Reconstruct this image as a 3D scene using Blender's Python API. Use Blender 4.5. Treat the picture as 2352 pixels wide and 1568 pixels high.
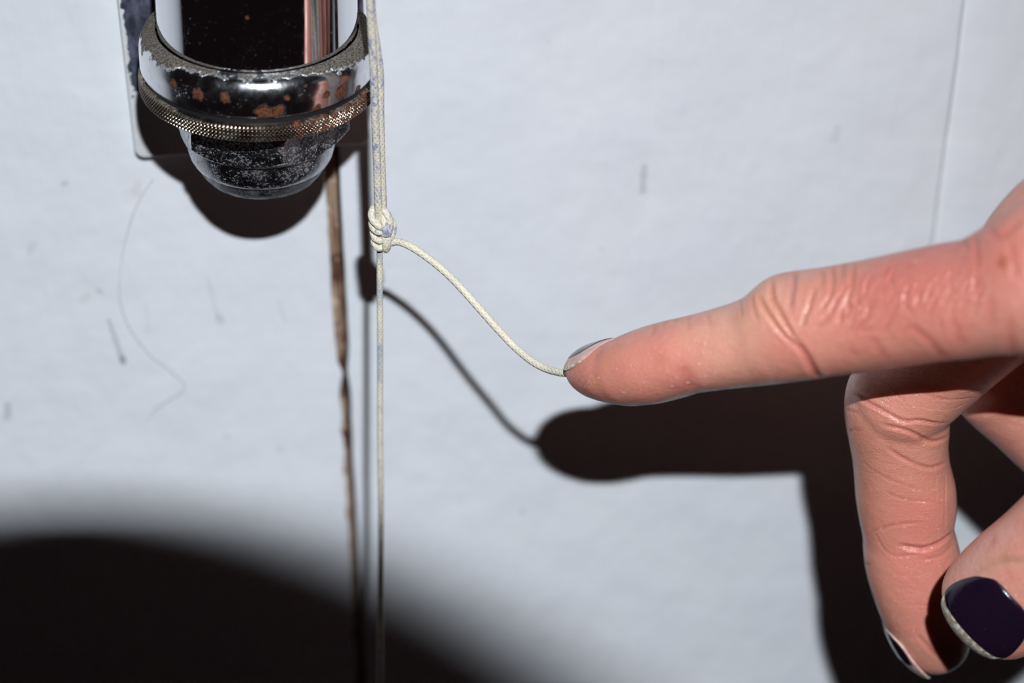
import bpy, bmesh, math, random
import numpy as np
from mathutils import Vector, noise
from mathutils.bvhtree import BVHTree

# ------------------------------------------------------------------ clear
for o in list(bpy.data.objects):
    bpy.data.objects.remove(o)
random.seed(4); np.random.seed(4)
scene = bpy.context.scene
col = scene.collection

# ------------------------------------------------------------------ camera
FPX = 5000.0                      # focal length in pixels of the 2352 px wide frame
PITCH, YAW, DIST = math.radians(35.5), math.radians(7), 0.40
FW = np.array([math.sin(YAW)*math.cos(PITCH), math.cos(YAW)*math.cos(PITCH), -math.sin(PITCH)])
RT = np.array([math.cos(YAW), -math.sin(YAW), 0.0])
UP = np.cross(RT, FW)
CAM = -FW*DIST                    # the centre ray meets the door face (y = 0) at the origin

cd = bpy.data.cameras.new('photo_camera')
cam = bpy.data.objects.new('photo_camera', cd); col.objects.link(cam)
from mathutils import Matrix
M = Matrix(((RT[0], UP[0], -FW[0], CAM[0]), (RT[1], UP[1], -FW[1], CAM[1]), (RT[2], UP[2], -FW[2], CAM[2]), (0, 0, 0, 1)))
cam.matrix_world = M
cd.sensor_width = 23.5; cd.lens = 23.5*FPX/2352
cd.clip_start = 0.01; cd.clip_end = 20
cd.dof.use_dof = True; cd.dof.focus_distance = 0.333; cd.dof.aperture_fstop = 7.1; cd.dof.aperture_blades = 0
scene.camera = cam

# ------------------------------------------------------------------ world: an almost dark room
w = bpy.data.worlds.new('dark_room'); scene.world = w; w.use_nodes = True
w.node_tree.nodes['Background'].inputs[0].default_value = (0.0050, 0.0034, 0.0037, 1)
w.node_tree.nodes['Background'].inputs[1].default_value = 1.0

# ------------------------------------------------------------------ the camera's own flash
FLASH = CAM + RT*0.0285 + UP*0.0735 + FW*-0.120
ld = bpy.data.lights.new('pop_up_flash', 'AREA'); ld.shape = 'RECTANGLE'
ld.size = 0.0090; ld.size_y = 0.0032; ld.energy = 0.99; ld.color = (0.875, 0.93, 1.0)
lo = bpy.data.objects.new('pop_up_flash', ld); col.objects.link(lo)
Mf = M.copy(); Mf.translation = Vector(FLASH); lo.matrix_world = Mf @ Matrix.Rotation(math.radians(6), 4, 'Y') @ Matrix.Rotation(math.radians(-24), 4, 'X')
ld.spread = math.radians(88)

scene.view_settings.view_transform = 'Standard'; scene.view_settings.look = 'None'
scene.view_settings.gamma = 1.0; scene.view_settings.use_curve_mapping = False
scene.view_settings.exposure = 0.0

# ------------------------------------------------------------------ helpers
def at(px, py, off):
    """point on the ray of a photo pixel that stands `off` metres in front of the door face"""
    d = (px-1176)/FPX*RT - (py-784)/FPX*UP + FW
    return CAM + d*((-off-CAM[1])/d[1])
def mpp(P):                       # metres per pixel at a point
    return float((np.asarray(P)-CAM)@FW)/FPX
def sstep(a, b, x):
    t = np.clip((x-a)/(b-a), 0, 1); return t*t*(3-2*t)

def tag(o, label=None, cat=None, group=None, kind=None):
    if label: o['label'] = label
    if cat: o['category'] = cat
    if group: o['group'] = group
    if kind: o['kind'] = kind
    return o
ORG = {}
def empty(name, loc):
    o = bpy.data.objects.new(name, None); col.objects.link(o); o.location = loc
    o.empty_display_size = 0.005; ORG[o.name] = np.array(loc, float); return o
def mk(name, verts, faces, mat, parent=None, smooth=True, uv=None, org=None):
    """one mesh object from world-space vertices, parented if asked"""
    verts = np.asarray(verts, float)
    L = ORG[parent.name] if parent else (np.zeros(3) if org is None else np.array(org, float))
    me = bpy.data.meshes.new(name)
    me.from_pydata((verts-L).tolist(), [], [tuple(int(i) for i in f) for f in faces])
    me.validate()
    if uv is not None:
        lay = me.uv_layers.new(name='UVMap')
        idx = np.empty(len(me.loops), int); me.loops.foreach_get('vertex_index', idx)
        lay.data.foreach_set('uv', np.asarray(uv, float)[idx].ravel())
    if smooth:
        me.polygons.foreach_set('use_smooth', [True]*len(me.polygons))
    me.materials.append(mat)
    o = bpy.data.objects.new(name, me); col.objects.link(o)
    ORG[o.name] = L
    if parent: o.parent = parent
    else: o.location = L
    return o
def fix_normals(o):
    bm = bmesh.new(); bm.from_mesh(o.data); bmesh.ops.recalc_face_normals(bm, faces=bm.faces)
    bm.to_mesh(o.data); bm.free()
def sharp(o, deg):
    bm = bmesh.new(); bm.from_mesh(o.data)
    for e in bm.edges:
        if len(e.link_faces) == 2: e.smooth = e.calc_face_angle(0) < math.radians(deg)
    bm.to_mesh(o.data); bm.free()
def spline(pts, n):
    """Catmull-Rom through points, n samples a span"""
    P = np.asarray(pts, float); P = np.vstack([2*P[0]-P[1], P, 2*P[-1]-P[-2]]); out = []
    for i in range(1, len(P)-2):
        for k in range(n):
            t = k/n
            out.append(0.5*((2*P[i])+(-P[i-1]+P[i+1])*t+(2*P[i-1]-5*P[i]+4*P[i+1]-P[i+2])*t*t+(-P[i-1]+3*P[i]-3*P[i+1]+P[i+2])*t**3))
    out.append(P[-2]); return np.array(out)

# ------------------------------------------------------------------ node helpers
class N:
    def __init__(s, name):
        s.m = bpy.data.materials.new(name); s.m.use_nodes = True
        s.t = s.m.node_tree; s.bs = s.t.nodes['Principled BSDF']
        s.oc = s.t.nodes.new('ShaderNodeTexCoord')
        s.P = s.oc.outputs['Object']
    def link(s, a, b): s.t.links.new(a, b)
    def put(s, sock, v):
        if isinstance(v, bpy.types.NodeSocket): s.link(v, sock)
        elif isinstance(v, (tuple, list)) and sock.type == 'RGBA': sock.default_value = (*v[:3], 1)
        else: sock.default_value = v
    def set(s, **kw):
        for k, v in kw.items(): s.put(s.bs.inputs[k.replace('_', ' ')], v)
    def mth(s, op, a, b=0.0, c=None, clamp=False):
        n = s.t.nodes.new('ShaderNodeMath'); n.operation = op; n.use_clamp = clamp
        s.put(n.inputs[0], a); s.put(n.inputs[1], b)
        if c is not None: s.put(n.inputs[2], c)
        return n.outputs[0]
    def vec(s, op, a, b=(0, 0, 0), out=0):
        n = s.t.nodes.new('ShaderNodeVectorMath'); n.operation = op
        s.put(n.inputs[0], a); s.put(n.inputs[1], b)
        return n.outputs['Value' if out else 'Vector']
    def noise(s, scale, detail=3, rough=0.55, vec=None, stretch=None, dist=0.0):
        v = vec or s.P
        if stretch: v = s.vec('MULTIPLY', v, stretch)
        n = s.t.nodes.new('ShaderNodeTexNoise'); s.link(v, n.inputs['Vector'])
        n.inputs['Scale'].default_value = scale; n.inputs['Detail'].default_value = detail
        n.inputs['Roughness'].default_value = rough; n.inputs['Distortion'].default_value = dist
        return n.outputs[0]
    def voro(s, scale, vec=None, stretch=None, feat='F1'):
        v = vec or s.P
        if stretch: v = s.vec('MULTIPLY', v, stretch)
        n = s.t.nodes.new('ShaderNodeTexVoronoi'); n.feature = feat; s.link(v, n.inputs['Vector'])
        n.inputs['Scale'].default_value = scale
        return n.outputs['Distance']
    def ramp(s, v, a, b, lo=0.0, hi=1.0):
        n = s.t.nodes.new('ShaderNodeMapRange'); n.interpolation_type = 'SMOOTHSTEP'
        s.put(n.inputs['Value'], v); n.inputs['From Min'].default_value = a; n.inputs['From Max'].default_value = b
        n.inputs['To Min'].default_value = lo; n.inputs['To Max'].default_value = hi
        return n.outputs['Result']
    def mix(s, f, a, b):
        n = s.t.nodes.new('ShaderNodeMix'); n.data_type = 'RGBA'
        s.put(n.inputs[0], f)
        s.put(n.inputs[6], a); s.put(n.inputs[7], b)
        return n.outputs[2]
    def fmix(s, f, a, b):
        n = s.t.nodes.new('ShaderNodeMix'); n.data_type = 'FLOAT'
        s.put(n.inputs[0], f); s.put(n.inputs[2], a); s.put(n.inputs[3], b)
        return n.outputs[0]
    def bump(s, h, dist, strength=1.0, prev=None):
        n = s.t.nodes.new('ShaderNodeBump'); s.link(h, n.inputs['Height'])
        n.inputs['Distance'].default_value = dist; n.inputs['Strength'].default_value = strength
        if prev is not None: s.link(prev, n.inputs['Normal'])
        return n.outputs[0]
    def dot0(s):                 # local x
        return s.vec('DOT_PRODUCT', s.P, (1, 0, 0), out=1)
    def seg(s, A, B, ra, rb, soft=0.6, warp=None):
        """soft mask round the segment A-B (local coordinates)"""
        A = np.array(A, float); B = np.array(B, float); ab = B-A; L2 = float(ab@ab)+1e-12
        p = s.vec('SUBTRACT', s.P, tuple(A))
        t = s.mth('DIVIDE', s.vec('DOT_PRODUCT', p, tuple(ab), out=1), L2, clamp=True)
        sc = s.t.nodes.new('ShaderNodeVectorMath'); sc.operation = 'SCALE'
        sc.inputs[0].default_value = tuple(ab); s.link(t, sc.inputs['Scale'])
        d = s.vec('LENGTH', s.vec('SUBTRACT', p, sc.outputs[0]), out=1)
        d = s.mth('DIVIDE', d, s.fmix(t, ra, rb))
        if warp is not None: d = s.mth('ADD', d, warp)
        return s.ramp(d, 1.0, 1.0-soft, 0.0, 1.0)

def srgb(r, g, b):
    f = lambda c: c/12.92 if c <= .04045 else ((c+.055)/1.055)**2.4
    return tuple(f(c/255) for c in (r, g, b))

# ------------------------------------------------------------------ materials
def m_paint():
    n = N('white_gloss_paint')
    big = n.noise(45, 3, .5); fine = n.noise(420, 4, .55)
    streak = n.noise(900, 3, .55, stretch=(1, 1, .035)); sp = n.noise(190, 2, .5, stretch=(1, 1, .35))
    c = n.mix(n.ramp(big, .35, .7), (.80, .815, .835), (.765, .785, .815))
    c = n.mix(n.mth('MULTIPLY', n.ramp(n.noise(420, 5, .7), .60, .76), .20), c, (.42, .44, .48))
    q = lambda px, py: tuple(at(px, py, 0)-np.array([0, 0, -.3]))     # the door's own coordinates
    grey = (.22, .23, .25)
    wv = n.mth('MULTIPLY', n.mth('SUBTRACT', n.noise(900, 3), .5), .9)
    for (a, b, ra, rb, k, cc) in (
        ((250, 735), (280, 825), .0005, .0008, .34, (.16, .17, .19)), ((281, 822), (283, 834), .0008, .0007, .5, (.10, .11, .13)),
        ((478, 640), (500, 730), .0005, .0007, .12, grey), ((504, 728), (508, 740), .0010, .0009, .22, grey),
        ((1479, 385), (1477, 438), .0010, .0010, .30, grey), ((1923, 295), (1918, 318), .0012, .0012, .14, grey),
        ((228, 668), (232, 672), .0009, .0007, .25, grey), ((200, 680), (190, 690), .0012, .001, .2, (.5, .46, .40)),
        ((18, 930), (16, 960), .0009, .0009, .35, grey), ((150, 420), (145, 424), .0009, .0008, .22, grey),
        ((335, 700), (340, 760), .0007, .0006, .07, grey), ((640, 690), (655, 740), .0006, .0005, .10, grey),
        ((1198, 1172), (1200, 1178), .0009, .0009, .16, grey), ((320, 420), (310, 440), .0010, .0014, .18, (.55, .47, .36)),
        ((1380, 570), (1385, 572), .0008, .0008, .10, grey), ((520, 1000), (525, 1004), .0009, .0007, .16, grey),
        ((75, 560), (70, 580), .0012, .0010, .14, grey), ((640, 1030), (648, 1034), .0008, .0008, .15, grey)):
        c = n.mix(n.mth('MULTIPLY', n.seg(q(*a), q(*b), ra, rb, .7, wv), k), c, cc)
    nb = n.bump(big, .0016, .5); nb = n.bump(sp, .00060, .6, nb); nb = n.bump(streak, .00012, .5, nb); nb = n.bump(fine, .00010, .5, nb)
    n.set(Base_Color=c, Roughness=n.ramp(big, .3, .7, .36, .5), Normal=nb, Specular_IOR_Level=.35)
    return n.m
def m_wood():
    n = N('bare_brown_wood')
    g = n.noise(1300, 4, .6, stretch=(1, 1, .05)); p = n.noise(140, 3, .6)
    c = n.mix(n.ramp(g, .3, .7), srgb(116, 82, 62), srgb(182, 156, 132))
    c = n.mix(n.ramp(p, .48, .66), c, srgb(84, 44, 28)); c = n.mix(n.ramp(n.noise(420, 3), .58, .72), c, srgb(205, 185, 160))
    n.set(Base_Color=c, Roughness=.8, Normal=n.bump(g, .0004)); return n.m
def m_dark(name, c, rough):
    n = N(name); n.set(Base_Color=c, Roughness=n.ramp(n.noise(300), .3, .7, rough*.85, min(1, rough*1.1))); return n.m

RUST = []                          # filled in before the chrome is made: (world centre, radius, strength)
def m_chrome(name, org, base=(.78, .79, .82), rough=.07, dust=1.0, grime=.3, rust=(), speck=.5, knurl=False, dth=.50, side=0.0, sth=.83):
    n = N(name)
    geo = n.t.nodes.new('ShaderNodeNewGeometry')
    nz = n.t.nodes.new('ShaderNodeSeparateXYZ'); n.link(geo.outputs['True Normal' if knurl else 'Normal'], nz.inputs[0])
    fine = n.noise(2600, 5, .65); mid = n.noise(420, 4, .6); big = n.noise(120, 3, .6)
    dm = n.ramp(n.mth('ADD', nz.outputs['Z'], n.mth('ADD', n.mth('MULTIPLY', n.mth('SUBTRACT', mid, .5), 1.3), n.ramp(n.mth('ABSOLUTE', n.mth('ADD', n.dot0(), .001)), .006, .017, 0.0, side))), dth, dth+.30)
    sxy = n.t.nodes.new('ShaderNodeSeparateXYZ'); n.link(n.P, sxy.inputs[0])
    dm = n.mth('MULTIPLY', dm, dust)
    sp = n.mth('MULTIPLY', n.ramp(n.mth('ADD', fine, n.mth('MULTIPLY', mid, .35)), sth, sth+.10), speck)
    c = n.mix(n.mth('MULTIPLY', n.ramp(mid, .5, .8), grime), base, (.30, .29, .29))
    wv = n.mth('MULTIPLY', n.mth('SUBTRACT', n.noise(1100, 4, .65), .5), 1.5)
    rm = None
    for (cw, r, k) in rust:
        s = n.mth('MULTIPLY', n.seg(np.array(cw)-org, np.array(cw)-org+1e-5, r, r, .65, wv), k)
        rm = s if rm is None else n.mth('MAXIMUM', rm, s)
    if knurl:
        sx = n.t.nodes.new('ShaderNodeSeparateXYZ'); n.link(n.P, sx.inputs[0])
        s = n.mth('MULTIPLY', n.ramp(n.mth('ADD', sx.outputs['X'], n.mth('MULTIPLY', n.mth('SUBTRACT', mid, .5), .02)), -.002, .009), n.ramp(n.noise(900, 4), .44, .66, 0, .8))
        rm = s if rm is None else n.mth('MAXIMUM', rm, s)
    rc = n.mix(n.ramp(fine, .35, .65), srgb(42, 26, 18), srgb(116, 64, 36))
    dc = n.mix(n.ramp(n.noise(3600, 4, .7), .35, .7), srgb(58, 50, 42), srgb(158, 148, 134))
    dirt = n.mth('MAXIMUM', dm, sp)
    if rm is not None:
        c = n.mix(n.ramp(rm, 0, .35), c, rc); mt = n.mth('SUBTRACT', 1.0, n.mth('MAXIMUM', dirt, n.ramp(rm, .12, .6)), clamp=True)
    else: mt = n.mth('SUBTRACT', 1.0, dirt, clamp=True)
    c = n.mix(n.ramp(dirt, 0, .4), c, dc)
    ro = n.mth('ADD', n.fmix(dirt, n.ramp(mid, .3, .8, rough, rough*2.2), .95), 0.0 if rm is None else n.mth('MULTIPLY', rm, .6), clamp=True)
    nb = n.bump(n.mth('MULTIPLY', n.noise(5000, 3, .7), dirt), .0006)
    n.set(Base_Color=c, Metallic=mt, Roughness=ro, Normal=nb); return n.m
def m_cord(blue_k=.75, blue_c=(58, 92, 176), wash=.35):
    n = N('waxed_braided_cord')
    uv = n.oc.outputs['UV']; s = n.t.nodes.new('ShaderNodeSeparateXYZ'); n.link(uv, s.inputs[0])
    U = n.mth('MULTIPLY', s.outputs['X'], math.tau); V = s.outputs['Y']           # V in cord diameters
    a = n.mth('SINE', n.mth('ADD', n.mth('MULTIPLY', U, 4), n.mth('MULTIPLY', V, 7.5)))
    b = n.mth('SINE', n.mth('SUBTRACT', n.mth('MULTIPLY', U, 4), n.mth('MULTIPLY', V, 7.5)))
    br = n.mth('MAXIMUM', a, b); br = n.mth('MULTIPLY_ADD', br, .5, .5)
    fib = n.noise(5200, 4, .7); patch = n.noise(150, 4, .6); patch2 = n.noise(700, 4, .65)
    c = n.mix(n.ramp(fib, .3, .7), srgb(200, 190, 166), srgb(232, 225, 204))
    c = n.mix(n.mth('MULTIPLY', n.ramp(br, .55, .2), .20), c, srgb(150, 138, 112))
    blue = n.mth('MULTIPLY', n.ramp(patch, .40, .58), n.ramp(n.mth('ADD', n.mth('MULTIPLY', patch2, .45), n.mth('MULTIPLY', n.noise(2600, 4, .7, stretch=(1, 1, .35)), .75)), .59, .70))
    c = n.mix(n.mth('MULTIPLY', blue, blue_k), c, srgb(*blue_c))
    c = n.mix(n.mth('MULTIPLY', n.ramp(n.noise(330, 3), .42, .72), wash), c, srgb(126, 144, 166))
    nb = n.bump(br, .00008, .7); nb = n.bump(fib, .00005, .7, nb)
    n.set(Base_Color=c, Roughness=.6, Normal=nb, Subsurface_Weight=.15, Subsurface_Scale=.0004); return n.m
def m_skin():
    n = N('skin')
    at_ = n.t.nodes.new('ShaderNodeVertexColor'); at_.layer_name = 'tint'
    blot = n.noise(320, 4, .6); fine = n.noise(1500, 4, .6)
    c = at_.outputs['Color']
    c = n.mix(n.mth('MULTIPLY', n.ramp(blot, .42, .72), .30), c, srgb(198, 112, 98))
    c = n.mix(n.mth('MULTIPLY', n.ramp(fine, .55, .75), .16), c, srgb(238, 190, 168))
    cells = n.voro(2700, stretch=(1, 1.2, 1), feat='DISTANCE_TO_EDGE'); cellb = n.voro(900, stretch=(.55, 1, 1.2), feat='DISTANCE_TO_EDGE')
    lines = n.ramp(cells, 0.0, .16); linesb = n.ramp(cellb, 0.0, .12)
    dry = n.mth('MULTIPLY', n.ramp(n.noise(2300, 3, .5, stretch=(.35, 1, 1)), .645, .73), n.ramp(n.noise(160, 2), .40, .58))
    c = n.mix(n.mth('MULTIPLY', dry, .55), c, srgb(238, 214, 200))
    nb = n.bump(linesb, .00006, .25); nb = n.bump(lines, .00004, .45, nb); nb = n.bump(blot, .0004, .4, nb); nb = n.bump(fine, .00006, .6, nb)
    n.set(Base_Color=c, Roughness=n.ramp(blot, .3, .7, .27, .40), Normal=nb, Subsurface_Weight=.55, Subsurface_Scale=.0016, Specular_IOR_Level=.62)
    n.bs.inputs['Subsurface Radius'].default_value = (1.0, .30, .16)
    return n.m
def m_nail():
    n = N('bare_nail'); s = n.noise(900, 3)
    n.set(Base_Color=n.mix(n.ramp(s, .35, .7), srgb(196, 158, 150), srgb(214, 186, 174)), Roughness=.32, Subsurface_Weight=.4, Subsurface_Scale=.001); return n.m
def m_tip():
    n = N('free_nail_edge'); s = n.noise(1500, 3)
    n.set(Base_Color=n.mix(n.ramp(s, .35, .7), srgb(150, 132, 112), srgb(212, 206, 192)), Roughness=.45); return n.m
def m_polish():
    n = N('dark_plum_polish'); s = n.noise(2400, 4, .7)
    n.set(Base_Color=n.mix(n.ramp(s, .64, .76), (.010, .004, .012), (.05, .04, .06)), Roughness=n.ramp(s, .4, .8, .12, .30), Coat_Weight=.5, Normal=n.bump(n.noise(700), .00006)); return n.m

PAINT = m_paint(); WOOD = m_wood()
BLACK = m_dark('black_plastic', (.012, .012, .013), .5); RUBBER = m_dark('ribbed_rubber', (.018, .018, .018), .75)
GLASSY = m_dark('coated_glass', (.004, .004, .007), .06); CLOTH = m_dark('dark_cloth', (.02, .022, .03), .9)

# ------------------------------------------------------------------ the setting: a white door of boards
mm = .001
door = empty('door_1', (0, 0, -.3)); tag(door, 'white painted door of vertical boards with a bare brown joint', 'door', kind='structure')
NZ = 520; Z = np.linspace(-.26, .26, NZ)
def wob(z, seed, amp, *waves):
    return amp*np.array([sum(noise.noise(Vector((zz/wl, seed, 3.1*i)))*a for i, (wl, a) in enumerate(waves)) for zz in z])
# jagged edges of the joint beside the cord; wider above, narrower and rougher below
lower = sstep(.004, -.006, Z)
eL = -32.35*mm + lower*.45*mm + wob(Z, 1.3, mm, (.012, .22), (.004, .35), (.0018, .22))*(.35+.65*lower)
eR = -29.95*mm - lower*.25*mm + wob(Z, 7.7, mm, (.014, .18), (.005, .22))*(.4+.6*lower)
chip = np.exp(-((Z+.0045)/.0022)**2); eL += chip*.55*mm; eR -= chip*.35*mm
def plank(xs_of_row, prof, name='plank'):
    """front face grid: xs_of_row(r) gives x values for row r, prof(x array,r) the y; with edge returns going back"""
    V = []; F = []
    for r in range(NZ):
        xs = xs_of_row(r); ys = prof(xs, r)
        xs = np.concatenate([[xs[0]], xs, [xs[-1]]]); ys = np.concatenate([[.008], ys, [.008]])
        V += [(x, y, Z[r]) for x, y in zip(xs, ys)]
    k = len(xs)
    for r in range(NZ-1):
        for i in range(k-1): F.append((r*k+i, r*k+i+1, (r+1)*k+i+1, (r+1)*k+i))
    o = mk(name, V, F, PAINT, door); sharp(o, 50); return o
def roundedge(d, r=.00045):         # drop of a soft painted edge at distance d from it
    d = np.clip(d, 0, r); return (r-np.sqrt(np.maximum(r*r-(r-d)**2, 0)))
e1 = np.array([0, .05, .12, .22, .35, .5, .8, 1.3])*mm
def left_x(r): return np.concatenate([[-.42, -.2, -.12, -.08, -.05, -.036], eL[r]-e1[::-1]])
plank(left_x, lambda x, r: roundedge(eL[r]-x))
XG = 78.2*mm; gw = wob(Z, 21.0, mm, (.03, .35), (.008, .12))
RIDGE = 24.0*mm
def mid_x(r):
    return np.concatenate([eR[r]+e1, [-.02, 0, .015], RIDGE+np.array([-1.6, -1.0, -.5, 0, .5, 1.0, 1.8])*mm, [.04, .06], XG+gw[r]-np.array([3, 1.4, 1.0, .75, .5, .3, .12, 0])*mm])
rw = wob(Z, 33.0, 1, (.05, .6), (.012, .35))
def mid_y(x, r):
    y = roundedge(x-eR[r])
    y = y + .00010*(.7+rw[r])*np.exp(-((x-RIDGE)/.0006)**2) - .00007*np.exp(-((x-RIDGE-.0012)/.0007)**2)
    return y + .0013*sstep(XG+gw[r]-.0010, XG+gw[r], x)
plank(mid_x, mid_y)
def right_x(r): return np.concatenate([XG+gw[r]+np.array([0, .2, .5, .9, 1.5, 2.2, 3.4, 4.6, 6])*mm, [.0875, .0895, .1, .13, .2, .42]])
def right_y(x, r):
    d = x-(XG+gw[r]); return .0013*sstep(.0062, -.003, d)/float(sstep(.0062, -.003, 0.0))*1.0
plank(right_x, right_y)
# bare wood showing in the joint, with a deep dark slit along its right edge
sl = np.maximum(eL+.35*mm, eR - (.55+.25*lower)*mm + wob(Z, 12.0, mm, (.02, .18), (.006, .16)))
V = []; F = []
for r in range(NZ):
    for x, y in ((eL[r]-.5*mm, .0012), (eL[r]-.1*mm, .0006), (.5*(eL[r]+sl[r]), .0003+.00015*noise.noise(Vector((0, 5, Z[r]*300)))), (sl[r]-.05*mm, .0005), (sl[r], .0010), (sl[r], .0079)):
        V.append((x, y, Z[r]))
for r in range(NZ-1):
    for i in range(5): F.append((r*6+i, r*6+i+1, (r+1)*6+i+1, (r+1)*6+i))
o = mk('joint_strip', V, F, WOOD, door); tag(o, 'bare brown wood strip in the open joint')
bx = [(-.42, .0079, -.26), (.42, .0079, -.26), (.42, .0079, .26), (-.42, .0079, .26), (-.42, .02, -.26), (.42, .02, -.26), (.42, .02, .26), (-.42, .02, .26)]
mk('backing_board', bx, [(0, 1, 2, 3), (4, 7, 6, 5), (0, 4, 5, 1), (1, 5, 6, 2), (2, 6, 7, 3), (3, 7, 4, 0)], m_dark('raw_board', (.05, .035, .025), .9), door, smooth=False)

# ------------------------------------------------------------------ chrome door closer
AX_OFF = .0215
TILT = math.radians(2.2)
C0 = at(594, 140, AX_OFF)                       # axis point at the photo's collar centre
SC = mpp(C0)
ax_dn = np.array([-math.sin(TILT), 0, -math.cos(TILT)]); ax_x = np.array([math.cos(TILT), 0, -math.sin(TILT)]); ax_y = np.array([0, 1.0, 0])
closer = empty('door_closer', tuple(C0))
tag(closer, 'chrome door closer cylinder with dusty rusted collar and knurled ring', 'door closer')
LOC = math.cos(math.radians(29))
def lev(y): return (y-140)/.875*SC                # image row of the axis -> distance down the axis
def ringpt(r, ang, h): return C0 + ax_dn*h + (ax_x*math.cos(ang)+ax_y*math.sin(ang))*r
def lathe(name, prof, mat, parent, n=160, cap0=False, cap1=False, sharpdeg=35):
    V = []; F = []
    for r, h in prof:
        for k in range(n): V.append(ringpt(r, math.tau*k/n, h))
    m = len(prof)
    for i in range(m-1):
        for k in range(n): F.append((i*n+k, i*n+(k+1) % n, (i+1)*n+(k+1) % n, (i+1)*n+k))
    if cap0: F.append(tuple(range(n)))
    if cap1: F.append(tuple(range((m-1)*n, m*n)))
    o = mk(name, V, F, mat, parent); fix_normals(o); sharp(o, sharpdeg); return o
def on_collar(px, py, r_px=270):
    """point where a photo pixel meets the collar's cylinder"""
    d = (px-1176)/FPX*RT - (py-784)/FPX*UP + FW
    o_ = CAM-C0; a_ = d-ax_dn*(d@ax_dn); b_ = o_-ax_dn*(o_@ax_dn); R = r_px*SC
    A = a_@a_; B = a_@b_; D = B*B-A*(b_@b_-R*R)
    return CAM+d*((-B-math.sqrt(max(D, 0)))/A)
rust = [(on_collar(455, 218), .0012, 1), (on_collar(516, 226), .0010, 1), (on_collar(398, 193), .0009, .9), (on_collar(610, 262), .0019, .85),
        (on_collar(640, 254), .0013, .7), (on_collar(785, 210), .0015, .95), (on_collar(750, 218), .0008, .8), (on_collar(705, 198), .0006, .8),
        (on_collar(660, 225), .0006, .8), (on_collar(730, 250), .0009, .7), (on_collar(822, 205), .0009, .7), (on_collar(425, 182), .0006, .6)]
CH_TUBE = m_chrome('polished_chrome', C0, rough=.045, dust=.0, grime=.04, speck=.03, rust=[(on_collar(568, 40, 227), .0004, .9)])
CH_COL = m_chrome('dusty_rusted_chrome', C0, rough=.12, dust=1.0, grime=.25, speck=.25, rust=rust, dth=.84, side=.5)
CH_KN = m_chrome('knurled_steel', C0, base=(.29, .235, .185), rough=.20, dust=.9, grime=.4, speck=.12, knurl=True, dth=1.0, side=.25)
CH_NUT = m_chrome('scuffed_chrome', C0, base=(.42, .42, .45), rough=.20, dust=.7, grime=.8, speck=.17, sth=.72)
TUBE_R = 227*SC
lathe('tube', [(TUBE_R*.98, lev(60)), (TUBE_R, lev(59)), (TUBE_R, lev(-60)), (TUBE_R, lev(-400)), (TUBE_R, lev(-900)), (TUBE_R*.97, lev(-905))], CH_TUBE, closer, 200, cap0=True, cap1=True)
cp = []
R0, R1 = 228*SC, 270*SC; h0, h1 = lev(60), lev(141)
cp.append((R0, h0+.0004))
cp.append((R0+.0002, h0))
rs = R1-R0-.0006
for k in range(13):
    a = math.pi/2*k/12
    cp.append((R1-rs*.95+rs*.95*math.sin(a), h0+.0002+.0034*(1-math.cos(a))))
cp += [(R1, h0+.006), (R1, h1-.0004), (R1-.0003, h1), (R1*.7, h1)]
lathe('collar', cp, CH_COL, closer, 200, cap1=True)
# knurled ring: real diamond teeth
RK = 275*SC; k0, k1 = lev(158), lev(190)
NK, NT, RWS = 1330, 190, 28
V = []; F = []
prof = [(RK*.80, k0-.00035, 0), (RK*.955, k0-.0003, 0), (RK*.985, k0, 0)]
for i in range(RWS+1): prof.append((RK, k0+.00025+(k1-k0-.0005)*i/RWS, 1))
prof += [(RK*.985, k1, 0), (RK*.70, k1, 0)]
for r, h, kn in prof:
    a = np.arange(NK)*math.tau/NK
    d = 0
    if kn:
        p1 = np.abs(((a*NT/math.tau+(h-k0)/.00062) % 1)-.5)*2; p2 = np.abs(((a*NT/math.tau-(h-k0)/.00062) % 1)-.5)*2
        d = -.00030*np.maximum(np.clip(1-p1*1.7, 0, 1), np.clip(.65-p2*1.3, 0, 1)) + .00005
    rr = r+d
    V.append(C0 + ax_dn*h + np.outer(rr*np.cos(a), ax_x)+np.outer(rr*np.sin(a), ax_y))
V = np.vstack(V)
for i in range(len(prof)-1):
    b = i*NK; c = b+NK
    F += [(b+k, b+(k+1) % NK, c+(k+1) % NK, c+k) for k in range(NK)]
o = mk('knurled_ring', V, F, CH_KN, closer); fix_normals(o); sharp(o, 40)
lathe('washer', [(258*SC, lev(140)), (262*SC, lev(143)), (262*SC, lev(154)), (250*SC, lev(157))], BLACK, closer, 120, cap0=True, cap1=True)
# hexagon nut with chamfered corners
HR = 215*SC; hz0, hz1 = lev(191), lev(298); HA = math.radians(-90+12)
def hexr(a):
    t = (a-HA) % (math.pi/3); return HR*math.cos(math.pi/6)/math.cos(t-math.pi/6)
V = []; F = []; n = 720
rows = [(hz0+.0036*i/8, .86+.14*(i/8)**.8, 1) for i in range(9)]
for i in range(9): rows.append((hz1-.0024*(1-i/8), 1-(i/8)**1.3*.155, 1))
for h, lim, ch in rows:
    for k in range(n):
        a = math.tau*k/n; r = hexr(a)
        if ch: r = min(r, HR*lim)
        V.append(ringpt(r, a, h))
for i in range(len(rows)-1):
    for k in range(n): F.append((i*n+k, i*n+(k+1) % n, (i+1)*n+(k+1) % n, (i+1)*n+k))
F.append(tuple(range(n))); F.append(tuple(range((len(rows)-1)*n, len(rows)*n)))
o = mk('hexagon_nut', V, F, CH_NUT, closer); fix_normals(o); sharp(o, 22)
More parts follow.
